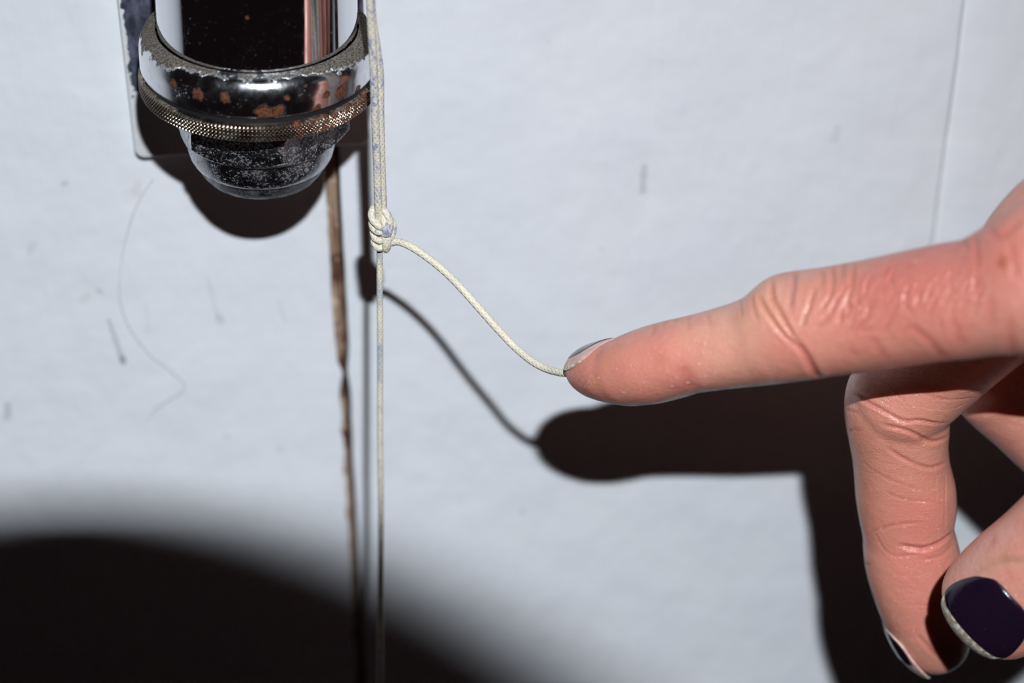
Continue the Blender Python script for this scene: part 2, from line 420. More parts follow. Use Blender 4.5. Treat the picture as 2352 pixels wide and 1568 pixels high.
capo = lathe('end_cap', [(168*SC, lev(294)), (173*SC, lev(299)), (174*SC, lev(308)), (173*SC, lev(328)), (168*SC, lev(346)), (162*SC, lev(356)), (158*SC, lev(358)), (120*SC, lev(359))], CH_NUT, closer, 160, cap0=True, cap1=True)
lathe('cap_rim', [(157*SC, lev(357)), (154*SC, lev(361)), (146*SC, lev(380)), (132*SC, lev(395)), (110*SC, lev(402)), (60*SC, lev(405))], m_chrome('dull_dark_metal', C0, base=(.20, .20, .22), rough=.35, dust=.5, grime=.5, speck=.15, sth=.72), capo, 160, cap1=True)
# mounting plate, white paint chipped off dark steel, and the strap that carries the tube on it
PT = .0026
pl = at(312, 366, PT)[0]; pr = at(850, 340, PT)[0]; pb = at(312, 366, PT)[2]; ptop = pb+.105
def rounded_rect(x0, x1, z0, z1, r, n=8):
    P = []
    for cx, cz, a0 in ((x1-r, z1-r, 0), (x0+r, z1-r, 90), (x0+r, z0+r, 180), (x1-r, z0+r, 270)):
        for k in range(n+1):
            a = math.radians(a0+90*k/n); P.append((cx+r*math.cos(a), cz+r*math.sin(a)))
    return P
def slab(name, P, y0, y1, mat, parent, bev=.0005):
    cx = sum(p[0] for p in P)/len(P); cz = sum(p[1] for p in P)/len(P); k = len(P); V = []; F = []
    for y, ins in ((y0, 0), (y1+bev, 0), (y1+bev*.3, bev*.3), (y1, bev)):
        for x, z in P:
            d = math.hypot(x-cx, z-cz); V.append((x-(x-cx)/d*ins, y, z-(z-cz)/d*ins))
    for j in range(3):
        for i in range(k): F.append((j*k+i, j*k+(i+1) % k, (j+1)*k+(i+1) % k, (j+1)*k+i))
    F.append(tuple(range(k))); F.append(tuple(range(3*k, 4*k)))
    o = mk(name, V, F, mat, parent); fix_normals(o); sharp(o, 50); return o
n = N('chipped_white_paint_on_steel')
mid = n.noise(520, 4, .6); sx = n.t.nodes.new('ShaderNodeSeparateXYZ'); n.link(n.P, sx.inputs[0])
zb = at(290, 225, PT)[2]-C0[2]
edge = pl-C0[0]
chipm = n.ramp(n.mth('ADD', sx.outputs['Z'], n.mth('MULTIPLY', n.mth('SUBTRACT', mid, .5), .012)), zb-.0002, zb+.0004)
rim = n.ramp(n.mth('ADD', sx.outputs['X'], n.mth('MULTIPLY', n.mth('SUBTRACT', n.noise(700, 3), .5), .0028)), edge+.0004, edge+.0008)
chipm = n.mth('MULTIPLY', chipm, rim)
steel = n.mix(n.ramp(n.noise(700, 4, .65, stretch=(1, 1, .4)), .35, .7), srgb(48, 50, 62), srgb(98, 102, 120))
n.set(Base_Color=n.mix(chipm, (.78, .78, .78), steel), Roughness=.6, Normal=n.bump(mid, .0003, .5))
slab('mounting_plate', rounded_rect(pl, pr, pb, ptop, .0016), 0.0004, -PT, n.m, closer)
V = []; F = []                                   # strap round the tube, above the frame
hs = -lev(-330)
for h in (lev(-330), lev(-190)):
    for rr in (TUBE_R+.0002, TUBE_R+.0018):
        for k in range(49):
            a = math.radians(-90+k*7.5-180); V.append(ringpt(rr, a, h))
K = 49
for i in range(K-1):
    F += [(i, i+1, K+i+1, K+i), (2*K+i, 3*K+i, 3*K+i+1, 2*K+i+1), (i, 2*K+i, 2*K+i+1, i+1), (K+i, K+i+1, 3*K+i+1, 3*K+i)]
o = mk('strap', V, F, CH_NUT, closer); fix_normals(o)
st = C0+ax_dn*lev(-330)
slab('strap_foot', rounded_rect(st[0]-.010, st[0]+.010, st[2]-.010, st[2], .001), -PT+.0004, -.0042, CH_NUT, closer)

# ------------------------------------------------------------------ waxed cord with a knot
CORD = m_cord(); PLAIN = m_cord(.06, (90, 110, 150), .10); FADED = m_cord(.45, (104, 132, 178), .60); CR = .00060
def tube(name, pts, rad, mat, parent, n=20, span=10, vscale=None, endtaper=True, flat=None):
    P = spline(pts, span); m = len(P)
    T = np.gradient(P, axis=0); T /= np.linalg.norm(T, axis=1)[:, None]
    ref = np.array([0, -1.0, 0]); V = []; UVs = []; F = []
    nrm = ref-T[0]*(ref@T[0]); nrm /= np.linalg.norm(nrm); L = 0
    for i in range(m):
        if i: L += np.linalg.norm(P[i]-P[i-1])
        nrm = nrm-T[i]*(nrm@T[i]); nrm /= np.linalg.norm(nrm); bi = np.cross(T[i], nrm)
        r = rad(i/(m-1)) if callable(rad) else rad
        for k in range(n+1):
            a = math.tau*k/n; V.append(P[i]+nrm*math.cos(a)*r+bi*math.sin(a)*r); UVs.append((k/n, L/(2*CR)))
    for i in range(m-1):
        for k in range(n): F.append((i*(n+1)+k, i*(n+1)+k+1, (i+1)*(n+1)+k+1, (i+1)*(n+1)+k))
    F.append(tuple(range(n))); F.append(tuple((m-1)*(n+1)+k for k in range(n)))
    return mk(name, V, F, mat, parent, uv=UVs)
KO = .0385
kc = at(878, 527, KO)
cord = empty('cord', tuple(kc)); tag(cord, 'off-white waxed braided cord hanging taut with a small knot', 'cord')
def cp_(px, py, off): return at(px, py, off)
# the doubled strand from above
tube('doubled_strand', [cp_(838, -330, .0385), cp_(850, 0, .0385), cp_(857, 130, .0385), cp_(861, 250, .0385), cp_(866, 380, .0385), cp_(869, 470, .0388), cp_(872, 520, .0385)], CR*1.02, CORD, cord)
tube('doubled_strand', [cp_(842, -330, .0375), cp_(853, 0, .0372), cp_(866, 110, .0372), cp_(873, 170, .0372), cp_(874, 260, .0372), cp_(877, 380, .0372), cp_(880, 470, .0372), cp_(880, 520, .0375)], CR*.95, CORD, cord)
tube('hanging_strand', [cp_(873, 520, .0380), cp_(872, 600, .0385), cp_(873, 800, .0402), cp_(873, 1000, .0415), cp_(875, 1200, .0425), cp_(873, 1568, .0440), cp_(872, 1900, .046)], CR*.80, FADED, cord)
# knot turns, laid out from the way the turns lie over each other (x right, z down in cord diameters; y toward the viewer)
kx = mpp(kc)*5.0
def kp(x, z, y=0):                 # x, z in pixels from the knot's middle, y in cord diameters toward the viewer
    p = at(878+x, 527+z, KO); return p+np.array([0, -y*2*CR, 0])
def turn(pts, r=CR*.92, m_=None): return tube('knot_turn', [kp(*p) for p in pts], r, m_ or CORD, cord, span=8)
turn([(2, -24, -1.0), (-16, -44, -.6), (-25, -38, .0), (-22, -26, .55), (-8, -16, .95), (0, -12, .7), (4, -9, 0)])
turn([(3, -10, -.9), (-16, -22, -.6), (-24, -14, .0), (-18, -5, .65), (-6, -3, .95), (2, -5, .5)])
turn([(3, 8, -.8), (-14, -2, -.5), (-21, 6, .05), (-16, 15, .6), (-6, 16, .95), (2, 14, .5)], m_=PLAIN)
turn([(3, 26, -.8), (-12, 18, -.4), (-19, 26, .05), (-14, 33, .6), (-6, 34, .9), (2, 30, .5)], m_=PLAIN)
turn([(-2, -40, -.3), (6, -44, .3), (14, -34, .75), (16, -18, 1.05), (11, -4, 1.2), (4, 0, 1.0), (0, -8, .5)], CR*1.0)
turn([(5, -40, -.2), (3, -30, .6), (5, -14, 1.2), (9, -2, 1.25), (14, -6, 1.0), (15, -20, .5)], CR*.95)
turn([(8, -20, -.7), (20, -18, -.4), (25, -4, .1), (21, 10, .4), (14, 20, .4), (10, 26, .2)])
turn([(4, 0, .2), (4, 8, .9), (6, 20, 1.1), (6, 32, 1.0), (8, 40, .6), (12, 34, .2), (11, 22, -.1)], CR*.95, PLAIN)
turn([(0, 10, .3), (9, 8, 1.0), (12, 20, 1.05), (10, 34, .8), (4, 38, .3), (-2, 28, -.4)], CR*.85, PLAIN)
TIPOFF = .0565
tube('free_end', [kp(4, 30, .2), kp(16, 30, .2), cp_(915, 555, .0395), cp_(945, 567, .041), cp_(980, 590, .042), cp_(1020, 622, .0435), cp_(1060, 662, .045), cp_(1100, 707, .047), cp_(1140, 752, .0485), cp_(1180, 794, .050), cp_(1220, 828, .0535), cp_(1255, 847, .0564), cp_(1285, 855, .0592), cp_(1301, 857, .0606)], CR*.98, PLAIN, cord)
DKTIP = m_dark('singed_cord_end', srgb(96, 84, 62), .8)
o = tube('burnt_tip', [cp_(1299, 856.6, .0604), cp_(1305, 857, .0609), cp_(1316, 857, .0612)], CR*.99, DKTIP, cord); tag(o, 'darkened cut end')
# a few loose fibres standing off the cord
FIB = m_dark('cotton_fibre', srgb(220, 218, 210), .8)
for (px, py, off, dx, dy) in ((868, 60, .0385, 22, -16), (872, 130, .0380, 16, 14), (916, 556, .040, 14, -20), (952, 575, .041, 30, -12), (968, 588, .042, -8, 14), (880, 330, .0376, 14, 10), (1030, 640, .0435, 14, -10), (1120, 742, .0475, -12, 12), (864, 480, .0385, -14, -6)):
    tube('loose_fibre', [cp_(px, py, off), cp_(px+dx*.5, py+dy*.4, off+.0004), cp_(px+dx, py+dy, off+.0003)], .000022, FIB, cord, n=5, span=5)

# ------------------------------------------------------------------ a hair lying on the paint
hair_pts = [(352, 412), (322, 455), (296, 520), (280, 590), (274, 660), (282, 715), (305, 765), (345, 815), (390, 850), (417, 873), (425, 885), (415, 902), (385, 920), (355, 942), (335, 970)]
tag(tube('hair_strand', [cp_(x, y, .0009 if 1 < i < 13 else .0003) for i, (x, y) in enumerate(hair_pts)], .000026, m_dark('hair', srgb(150, 142, 142), .5), None, n=6, span=8), 'thin curved hair stuck on the white door', 'hair')

# ------------------------------------------------------------------ the hand
class Loft:
    """finger volume: rows of (px, py, off, half height in px across the axis, half depth in mm), dorsal hint for e1"""
    def __init__(s, rows, hint, span=6, p=2.15, n=56, sig=.006):
        R = spline(np.array(rows, float), span); s.px = R[:, :2]
        s.S = np.array([at(*r[:3]) for r in R])
        dl = np.linalg.norm(np.diff(s.S, axis=0), axis=1); al = np.concatenate([[0], np.cumsum(dl)])   # tangents smoothed by length
        W = np.exp(-((al[:, None]-al[None, :])/sig)**2)*np.gradient(al)[None, :]
        G = np.gradient(s.S, al, axis=0); T = W@G; s.T = T/np.linalg.norm(T, axis=1)[:, None]
        v = s.S-CAM; v /= np.linalg.norm(v, axis=1)[:, None]
        e1 = np.cross(v, s.T); e1 /= np.linalg.norm(e1, axis=1)[:, None]
        e1 *= np.sign(e1@np.array(hint))[:, None]; s.e1 = e1
        e2 = np.cross(s.T, e1); e2 /= np.linalg.norm(e2, axis=1)[:, None]
        e2 *= -np.sign((e2*v).sum(1))[:, None]; s.e2 = e2         # toward the viewer
        s.h = np.maximum(R[:, 3], .5)*np.array([mpp(q) for q in s.S]); s.w = np.maximum(R[:, 4], .05)*.001
        s.p = p; s.n = n
    def surf(s, t, phi, lift=0.0):
        i = min(max(int(t), 0), len(s.S)-2); f = t-i
        L = lambda A: A[i]*(1-f)+A[i+1]*f
        c, q = math.cos(phi), math.sin(phi); e = 2/s.p
        d = L(s.e1)*L(s.h)*math.copysign(abs(c)**e, c)+L(s.e2)*L(s.w)*math.copysign(abs(q)**e, q)
        return L(s.S)+d*(1+lift/np.linalg.norm(d))
    def t_at(s, axis, val):
        a = s.px[:, axis]; 
        if a[0] > a[-1]: return float(np.interp(val, a[::-1], np.arange(len(a))[::-1]))
        return float(np.interp(val, a, np.arange(len(a))))
    def mesh(s, V, F):
        b = len(V); m = len(s.S)
        for i in range(m):
            for k in range(s.n): V.append(s.surf(i, math.tau*k/s.n))
        for i in range(m-1):
            for k in range(s.n): F.append((b+i*s.n+k, b+i*s.n+(k+1) % s.n, b+(i+1)*s.n+(k+1) % s.n, b+(i+1)*s.n+k))
        V.append(s.S[0]); V.append(s.S[-1])
        for k in range(s.n):
            F.append((b+m*s.n, b+(k+1) % s.n, b+k)); F.append((b+m*s.n+1, b+(m-1)*s.n+k, b+(m-1)*s.n+(k+1) % s.n))
UPH = UP; LFH = -RT
# index finger: top and bottom outline of the photo, column by column, and its distance from the door
idx_cols = [(1303.5, 846, 858, .0570, 1.2), (1306, 832, 874, .0572, 3.0), (1312, 817, 887, .0576, 4.6), (1322, 805, 899, .0582, 5.8), (1340, 794, 912, .0590, 6.6), (1365, 787, 920, .0600, 7.1), (1400, 781, 927, .0612, 7.5),
    (1428, 776, 930, .0620, 7.7), (1445, 764, 932, .0626, 7.9), (1462, 754, 933, .0632, 7.9), (1500, 742, 931, .0645, 7.9), (1550, 729, 921, .0660, 7.7), (1590, 721, 906, .0672, 7.6), (1650, 704, 898, .0688, 7.6), (1700, 688, 893, .0702, 7.8), (1728, 675, 890, .0710, 7.9),
    (1750, 656, 888, .0716, 8.1), (1770, 638, 886, .0722, 8.3), (1792, 625, 884, .0728, 8.4), (1820, 618, 881, .0736, 8.5), (1860, 615, 876, .0748, 8.5), (1900, 608, 870, .0760, 8.5), (1950, 600, 863, .0775, 8.4), (2000, 590, 856, .0790, 8.4), (2050, 579, 849, .0805, 8.5), (2100, 568, 841, .0820, 8.6), (2150, 557, 835, .0835, 8.8),
    (2200, 548, 830, .0850, 9.0), (2250, 534, 827, .0864, 9.2), (2300, 508, 826, .0876, 9.5), (2352, 474, 826, .0888, 10), (2420, 430, 832, .09, 10.5), (2550, 360, 830, .092, 11), (2700, 290, 790, .095, 12), (2850, 200, 720, .099, 13), (3000, 110, 640, .103, 13)]
rows = []
ic = np.array(idx_cols)
def tipshift(x): return 29*float(sstep(1450, 1310, x))     # the finger points away from the viewer, so its near side reaches past the middle of the tip
for i, (x, t, b, off, w_) in enumerate(idx_cols):
    sk = (b-t)/2*.14*float(sstep(1400, 1480, x))*float(sstep(2300, 2200, x))        # read the two outlines square to the finger's axis
    t = float(np.interp(x-sk, ic[:, 0], ic[:, 1])); b = float(np.interp(x+sk, ic[:, 0], ic[:, 2]))
    sl_ = -.14 if x < 2250 else -.3
    x = x+tipshift(x)
    rows.append((x, (t+b)/2, off, (b-t)/2*math.cos(math.atan(sl_)) if x > 1455 else (b-t)/2, w_))
index = Loft(rows, UPH, sig=.014)
# middle finger: bent at the knuckle, hanging down beside the index finger
mid_rows = [(2172, 1520, .0712, 16, 1.5), (2168, 1512, .0711, 42, 3.6), (2161, 1498, .0710, 64, 5.2), (2150, 1472, .0706, 82, 6.4), (2136, 1435, .0700, 93, 7.2), (2120, 1390, .0690, 99, 7.6), (2107, 1340, .0680, 105, 7.8), (2097, 1290, .0668, 109, 7.8), (2090, 1250, .0658, 107, 7.8), (2086, 1220, .0650, 104, 7.8),
    (2085, 1180, .0642, 111, 8.0), (2080, 1130, .0634, 114, 8.0), (2072, 1080, .0626, 110, 8.0), (2067, 1035, .0620, 110, 8.1), (2064, 995, .0616, 115, 8.3), (2061, 950, .0614, 120, 8.4), (2060, 912, .0614, 119, 8.3), (2060, 880, .0615, 108, 7.6), (2060, 855, .0616, 80, 6), (2060, 842, .0617, 40, 3)]
middle_a = Loft(mid_rows, LFH)
middle_b = Loft([(2000, 955, .0612, 40, 4.0), (2012, 948, .0612, 80, 6.6), (2032, 934, .0614, 106, 8.0), (2064, 912, .0618, 122, 8.7), (2110, 882, .0626, 116, 8.6), (2180, 825, .064, 112, 8.4), (2260, 752, .067, 118, 8.8), (2340, 668, .070, 138, 9.6), (2400, 602, .072, 165, 10.5), (2480, 545, .074, 185, 11.5), (2600, 490, .077, 190, 12), (2800, 410, .084, 195, 12), (3000, 330, .092, 200, 12)], UPH)
ring_a = Loft([(2655, 1075, .060, 30, 3), (2640, 1078, .060, 70, 6), (2600, 1085, .0595, 92, 7.2), (2520, 1075, .058, 98, 7.6), (2440, 1025, .0555, 100, 7.8), (2360, 950, .0535, 102, 7.9), (2300, 893, .0525, 106, 8), (2272, 866, .0525, 100, 7.6), (2255, 850, .0525, 70, 5)], UPH)
ring_b = Loft([(2240, 870, .0525, 50, 4.5), (2262, 855, .0525, 92, 7.4), (2300, 830, .0525, 108, 8.1), (2400, 750, .0525, 112, 8.4), (2520, 650, .053, 140, 9.5), (2620, 580, .055, 170, 10.5), (2750, 520, .06, 185, 11.5), (2900, 460, .07, 190, 12), (3020, 410, .08, 195, 12)], UPH)
little_a = Loft([(2800, 1010, .046, 30, 3), (2790, 1012, .046, 62, 5.5), (2740, 1010, .0445, 80, 6.6), (2660, 975, .042, 84, 6.8), (2590, 915, .040, 86, 7), (2560, 885, .0395, 60, 5)], UPH)
little_b = Loft([(2545, 890, .0395, 40, 4), (2565, 876, .0395, 80, 6.6), (2620, 830, .039, 92, 7.2), (2720, 730, .039, 120, 8.6), (2800, 650, .041, 150, 10), (2900, 580, .05, 165, 11), (3020, 500, .068, 170, 12)], UPH)
D_ = np.array([.75, -.65])/math.hypot(.75, .65); Nn = np.array([.65, .75])/math.hypot(.65, .75)
tipc = np.array([2225., 1442.])
th_rows = []
for s_, hw, w_, off in ((0, 18, 1.2, .0905), (4, 50, 2.8, .0906), (14, 85, 4.4, .0908), (34, 115, 5.8, .0911), (65, 132, 6.6, .0915), (110, 140, 7.2, .0920), (170, 143, 7.8, .0927), (240, 142, 8.2, .0935), (330, 146, 8.6, .0945), (430, 146, 8.6, .0955), (560, 150, 9.0, .0965), (700, 168, 10, .0975), (800, 185, 11, .098)):
    c = tipc+D_*s_; th_rows.append((c[0], c[1], off, hw, w_))
th_rows += [(2930, 800, .0985, 195, 12), (3000, 650, .0995, 200, 13), (3060, 500, .101, 200, 13)]
thumb = Loft(th_rows, tuple(UP-RT))
fore = Loft([(2880, 520, .084, 120, 8), (2930, 470, .085, 250, 20), (3050, 390, .088, 330, 25), (3200, 290, .092, 350, 25), (3400, 160, .098, 370, 26), (3700, -40, .108, 420, 30), (4000, -240, .118, 460, 33)], UPH)
web = Loft([(2560, 760, .086, 60, 5), (2620, 790, .087, 150, 9), (2760, 760, .09, 230, 12), (2900, 650, .093, 240, 14), (3020, 520, .096, 200, 12)], UPH)
V = []; F = []
for L_ in (index, middle_a, middle_b, ring_a, ring_b, little_a, little_b, thumb, fore, web): L_.mesh(V, F)
raw = mk('hand_volume', V, F, BLACK)
fix_normals(raw)
md = raw.modifiers.new('r', 'REMESH'); md.mode = 'VOXEL'; md.voxel_size = .00034; md.use_smooth_shade = True
md = raw.modifiers.new('s', 'SMOOTH'); md.factor = .5; md.iterations = 10
dg = bpy.context.evaluated_depsgraph_get()
hm = bpy.data.meshes.new_from_object(raw.evaluated_get(dg))
bpy.data.objects.remove(raw)
hm.name = 'hand'
nv = len(hm.vertices)
co = np.empty(nv*3); hm.vertices.foreach_get('co', co); co = co.reshape(-1, 3)
no = np.empty(nv*3); hm.vertices.foreach_get('normal', no); no = no.reshape(-1, 3)
bvh = BVHTree.FromPolygons([Vector(c) for c in co], [tuple(p.vertices) for p in hm.polygons])
def hit(px, py):
    d = (px-1176)/FPX*RT - (py-784)/FPX*UP + FW
    h = bvh.ray_cast(Vector(CAM), Vector(d/np.linalg.norm(d)))
    return None if h[0] is None else np.array(h[0])
def path(pts, step=3.0):
    out = []
    P = spline(np.array(pts, float), 6) if len(pts) > 2 else np.array(pts, float)
    for a, b in zip(P[:-1], P[1:]):
        m = max(1, int(np.linalg.norm(b-a)/step))
        for k in range(m):
            h = hit(*(a+(b-a)*k/m))
            if h is not None: out.append(h)
    return np.array(out) if out else np.zeros((0, 3))
disp = np.zeros(nv); tint = np.zeros((nv, 3)); tint[:] = srgb(222, 152, 130)
def blend(w_, c): 
    global tint
    tint = tint*(1-w_[:, None])+np.array(srgb(*c))*w_[:, None]
def blob(px, py, r, c, k, ry=None):
    h = hit(px, py)
    if h is None: return
    d2 = ((co-h)**2).sum(1)/(r*.001)**2
    blend(k*np.exp(-d2), c)
# flesh tones: paler along the finger's side, redder over the base, tip and folds
for b in ((1480, 850, 7, (216, 138, 120), .6), (1380, 880, 6, (190, 118, 102), .55), (1330, 880, 4, (170, 110, 98), .5), (1570, 830, 5, (220, 126, 112), .6), (1640, 780, 7, (232, 172, 146), .7), (1700, 740, 6, (230, 172, 148), .6), (1780, 690, 6, (222, 166, 142), .55), (1830, 810, 5, (212, 118, 104), .6), (1880, 780, 6, (226, 160, 138), .5),
    (1950, 800, 7, (216, 140, 120), .5), (2000, 640, 7, (206, 124, 108), .7), (2080, 650, 8, (204, 118, 104), .75), (2150, 640, 8, (202, 114, 100), .75), (2220, 600, 8, (200, 112, 98), .7), (2150, 770, 8, (216, 138, 120), .5), (2300, 720, 9, (212, 146, 128), .6), (2340, 560, 7, (204, 122, 108), .6),
    (2304, 602, .9, (160, 78, 40), .75), (2040, 625, .6, (190, 92, 84), .6), (2090, 610, .6, (190, 92, 84), .6), (1520, 825, .8, (200, 130, 90), .4), (1390, 830, 1.0, (198, 140, 96), .6), (1368, 880, .9, (200, 146, 96), .5),
    (2000, 1050, 6, (222, 150, 126), .5), (1990, 1180, 6, (214, 142, 118), .5), (2120, 1180, 6, (212, 124, 108), .6), (2120, 1290, 6, (212, 122, 108), .6), (2130, 1400, 6, (206, 122, 108), .5), (2150, 1490, 3, (186, 128, 112), .5), (2060, 930, 6, (214, 140, 122), .4), (2300, 1000, 8, (218, 150, 132), .5),
    (2290, 1240, 5, (224, 168, 156), .6), (2230, 1310, 4, (212, 160, 150), .6), (2283, 1245, .9, (190, 112, 84), .6), (2310, 1282, 1.4, (196, 134, 96), .6), (2270, 1290, 1.6, (206, 156, 120), .5)):
    blob(b[0], b[1], b[2], b[3], b[4])
def crease(pts, depth, width, c=None, k=.5, ridge=.22):
    """a fold pressed into the skin along a path; depth and width in mm"""
    global disp
    Q = path(pts)
    if len(Q) < 2: return
    wd = width*.001; lo_, hi_ = Q.min(0)-6*wd, Q.max(0)+6*wd
    I = np.where(((co > lo_) & (co < hi_)).all(1))[0]
    if not len(I): return
    best = np.full(len(I), 1e9); par = np.zeros(len(I))
    for j, q in enumerate(Q):
        d = ((co[I]-q)**2).sum(1); m = d < best; best[m] = d[m]; par[m] = j/(len(Q)-1)
    d = np.sqrt(best); fade = np.clip(np.minimum(par, 1-par)*6+.25, 0, 1)
    disp[I] += fade*.001*depth*(-np.exp(-(d/wd)**2)+ridge*np.exp(-((d-2.1*wd)/wd)**2))
    if c is not None:
        w_ = np.zeros(nv); w_[I] = k*fade*np.exp(-(d/(wd*1.2))**2); blend(w_, c)
BR = (186, 110, 74); RD = (192, 92, 80); SR = (204, 104, 92)
for pts, dp, wd, c, k in (
    ([(1728, 678), (1730, 705), (1742, 741)], .10, .30, BR, .4), ([(1742, 680), (1766, 722), (1791, 758), (1826, 795)], .26, .32, BR, .6), ([(1773, 640), (1775, 683), (1791, 716), (1808, 750), (1828, 782)], .28, .34, BR, .6),
    ([(1826, 622), (1825, 645), (1818, 683), (1813, 716)], .22, .40, (150, 104, 108), .5), ([(1872, 660), (1855, 716), (1839, 752)], .20, .34, BR, .5), ([(1880, 612), (1890, 640), (1880, 668)], .14, .35, BR, .4), ([(1913, 612), (1913, 650), (1905, 683), (1883, 714)], .20, .32, BR, .45), ([(1924, 680), (1900, 730), (1866, 758)], .20, .32, RD, .35),
    ([(1938, 602), (1934, 640)], .16, .35, BR, .4), ([(1962, 600), (1955, 661), (1944, 695), (1919, 750)], .20, .34, BR, .4), ([(2005, 690), (1985, 735), (1955, 768)], .16, .32, RD, .35), ([(2060, 700), (2041, 741), (2025, 770)], .10, .32, RD, .3),
    ([(1826, 785), (1846, 810), (1858, 830), (1872, 856), (1884, 872)], .30, .55, RD, .6), ([(1950, 800), (1972, 822)], .04, .5, SR, .3), ([(2000, 776), (2018, 800), (2036, 828)], .07, .55, SR, .4), ([(2090, 748), (2120, 770), (2143, 792), (2168, 828)], .10, .6, SR, .5), ([(2190, 726), (2198, 758), (2210, 795)], .06, .6, SR, .45), ([(2275, 680), (2278, 750)], .05, .6, SR, .35), ([(2319, 730), (2325, 820)], .07, .7, SR, .45),
    ([(1565, 838), (1575, 860), (1588, 895)], .10, 1.1, SR, .5), ([(1505, 737), (1499, 770)], .10, .32, BR, .3), ([(1552, 727), (1556, 742)], .14, .28, BR, .35), ([(1527, 735), (1524, 752)], .10, .26, None, 0), ([(1580, 722), (1583, 760)], .05, .3, BR, .3), ([(1625, 710), (1632, 752)], .05, .3, BR, .3), ([(1700, 688), (1704, 730)], .08, .3, BR, .35),
    ([(2100, 567), (2110, 585)], .10, .35, None, 0), ([(2150, 556), (2160, 580)], .10, .35, None, 0), ([(2206, 546), (2222, 575)], .16, .40, None, 0), ([(2240, 537), (2246, 620)], .12, .4, RD, .4), ([(2270, 520), (2290, 545), (2320, 530), (2350, 500)], .16, .5, RD, .35), ([(2320, 560), (2335, 640)], .10, .5, RD, .3),
    # middle finger
    ([(1942, 940), (1976, 949)], .12, .22, RD, .4), ([(1948, 988), (1985, 986)], .10, .22, RD, .4), ([(1960, 905), (2035, 947), (2074, 966), (2113, 966), (2150, 972), (2185, 970)], .30, .28, RD, .5), ([(2028, 976), (2089, 991), (2140, 1014), (2184, 1000)], .30, .30, RD, .5), ([(2040, 1030), (2080, 1055), (2133, 1074), (2180, 1060)], .24, .28, RD, .4),
    ([(1981, 1060), (2020, 1089), (2074, 1113), (2113, 1121)], .12, .18, RD, .3), ([(2032, 1128), (2074, 1145), (2153, 1153)], .12, .18, RD, .3), ([(2000, 1221), (2060, 1204), (2123, 1199)], .14, .20, RD, .4), ([(2008, 1224), (2045, 1273), (2118, 1273)], .12, .20, RD, .3), ([(2068, 1252), (2118, 1260), (2158, 1246), (2190, 1222)], .46, .36, RD, .65), ([(2120, 1285), (2160, 1275), (2190, 1250)], .12, .25, RD, .4), ([(2079, 1388), (2167, 1390)], .10, .16, RD, .3),
    ([(2000, 1298), (1985, 1292)], .1, .2, RD, .3), ([(2150, 1095), (2150, 1160)], .08, .16, None, 0), ([(2172, 1080), (2170, 1215)], .10, .16, None, 0), ([(2120, 1140), (2118, 1190)], .06, .14, None, 0), ([(2035, 880), (2060, 905), (2085, 925)], .10, .18, RD, .3), ([(2120, 905), (2180, 918), (2240, 912)], .12, .18, RD, .3), ([(2100, 930), (2180, 940), (2230, 920)], .08, .15, None, 0), ([(2220, 905), (2260, 890)], .08, .15, None, 0),
    ([(2090, 1330), (2140, 1368)], .05, .12, None, 0), ([(2075, 1312), (2110, 1345)], .06, .12, None, 0), ([(2110, 1460), (2135, 1490), (2150, 1510)], .20, .35, RD, .4), ([(2300, 945), (2330, 948), (2352, 942)], .12, .25, RD, .3), ([(2310, 970), (2352, 985)], .06, .2, None, 0),
    # thumb: the fold above the nail
    ([(2222, 1330), (2262, 1306), (2300, 1290), (2340, 1288), (2352, 1292)], .12, .5, (190, 140, 120), .4)):
    crease(pts, dp, wd, c, k)
# small cross-hatch of dry lines on the bent finger and pebbled skin over the index finger's base
rng = random.Random(9)
for _ in range(70):
    x = rng.uniform(2000, 2185); y = rng.uniform(900, 1400); a = rng.gauss(-.35, .25) if rng.random() < .6 else rng.gauss(.35, .2); l = rng.uniform(18, 55)
    crease([(x-l*math.cos(a), y-l*math.sin(a)), (x+l*math.cos(a), y+l*math.sin(a))], rng.uniform(.02, .05), .11)
for _ in range(110):
    x = rng.uniform(1930, 2260); y = 700-(x-1930)*.12+rng.gauss(0, 34); a = rng.gauss(-1.05, .25); l = rng.uniform(8, 26)
    crease([(x-l*math.cos(a), y-l*math.sin(a)), (x+l*math.cos(a), y+l*math.sin(a))], rng.uniform(.07, .15), .24, SR, .2)
for _ in range(45):
    x = rng.uniform(1360, 1900); y = rng.uniform(780, 900); a = rng.gauss(1.2, .4); l = rng.uniform(8, 30)
    crease([(x-l*math.cos(a), y-l*math.sin(a)), (x+l*math.cos(a), y+l*math.sin(a))], rng.uniform(.015, .04), .14)
tint *= .86
co2 = co+no*disp[:, None]*1.25
HORG = np.array(at(2352, 900, .085))
hm.vertices.foreach_set('co', (co2-HORG).ravel())
ca = hm.color_attributes.new('tint', 'FLOAT_COLOR', 'POINT')
ca.data.foreach_set('color', np.hstack([tint, np.ones((nv, 1))]).ravel())
hm.materials.clear(); hm.materials.append(m_skin()); hm.update()
hand = bpy.data.objects.new('hand', hm); col.objects.link(hand); hand.location = HORG; ORG['hand'] = HORG
tag(hand, 'right hand with dark nail polish, its index finger touching the cord end', 'hand')

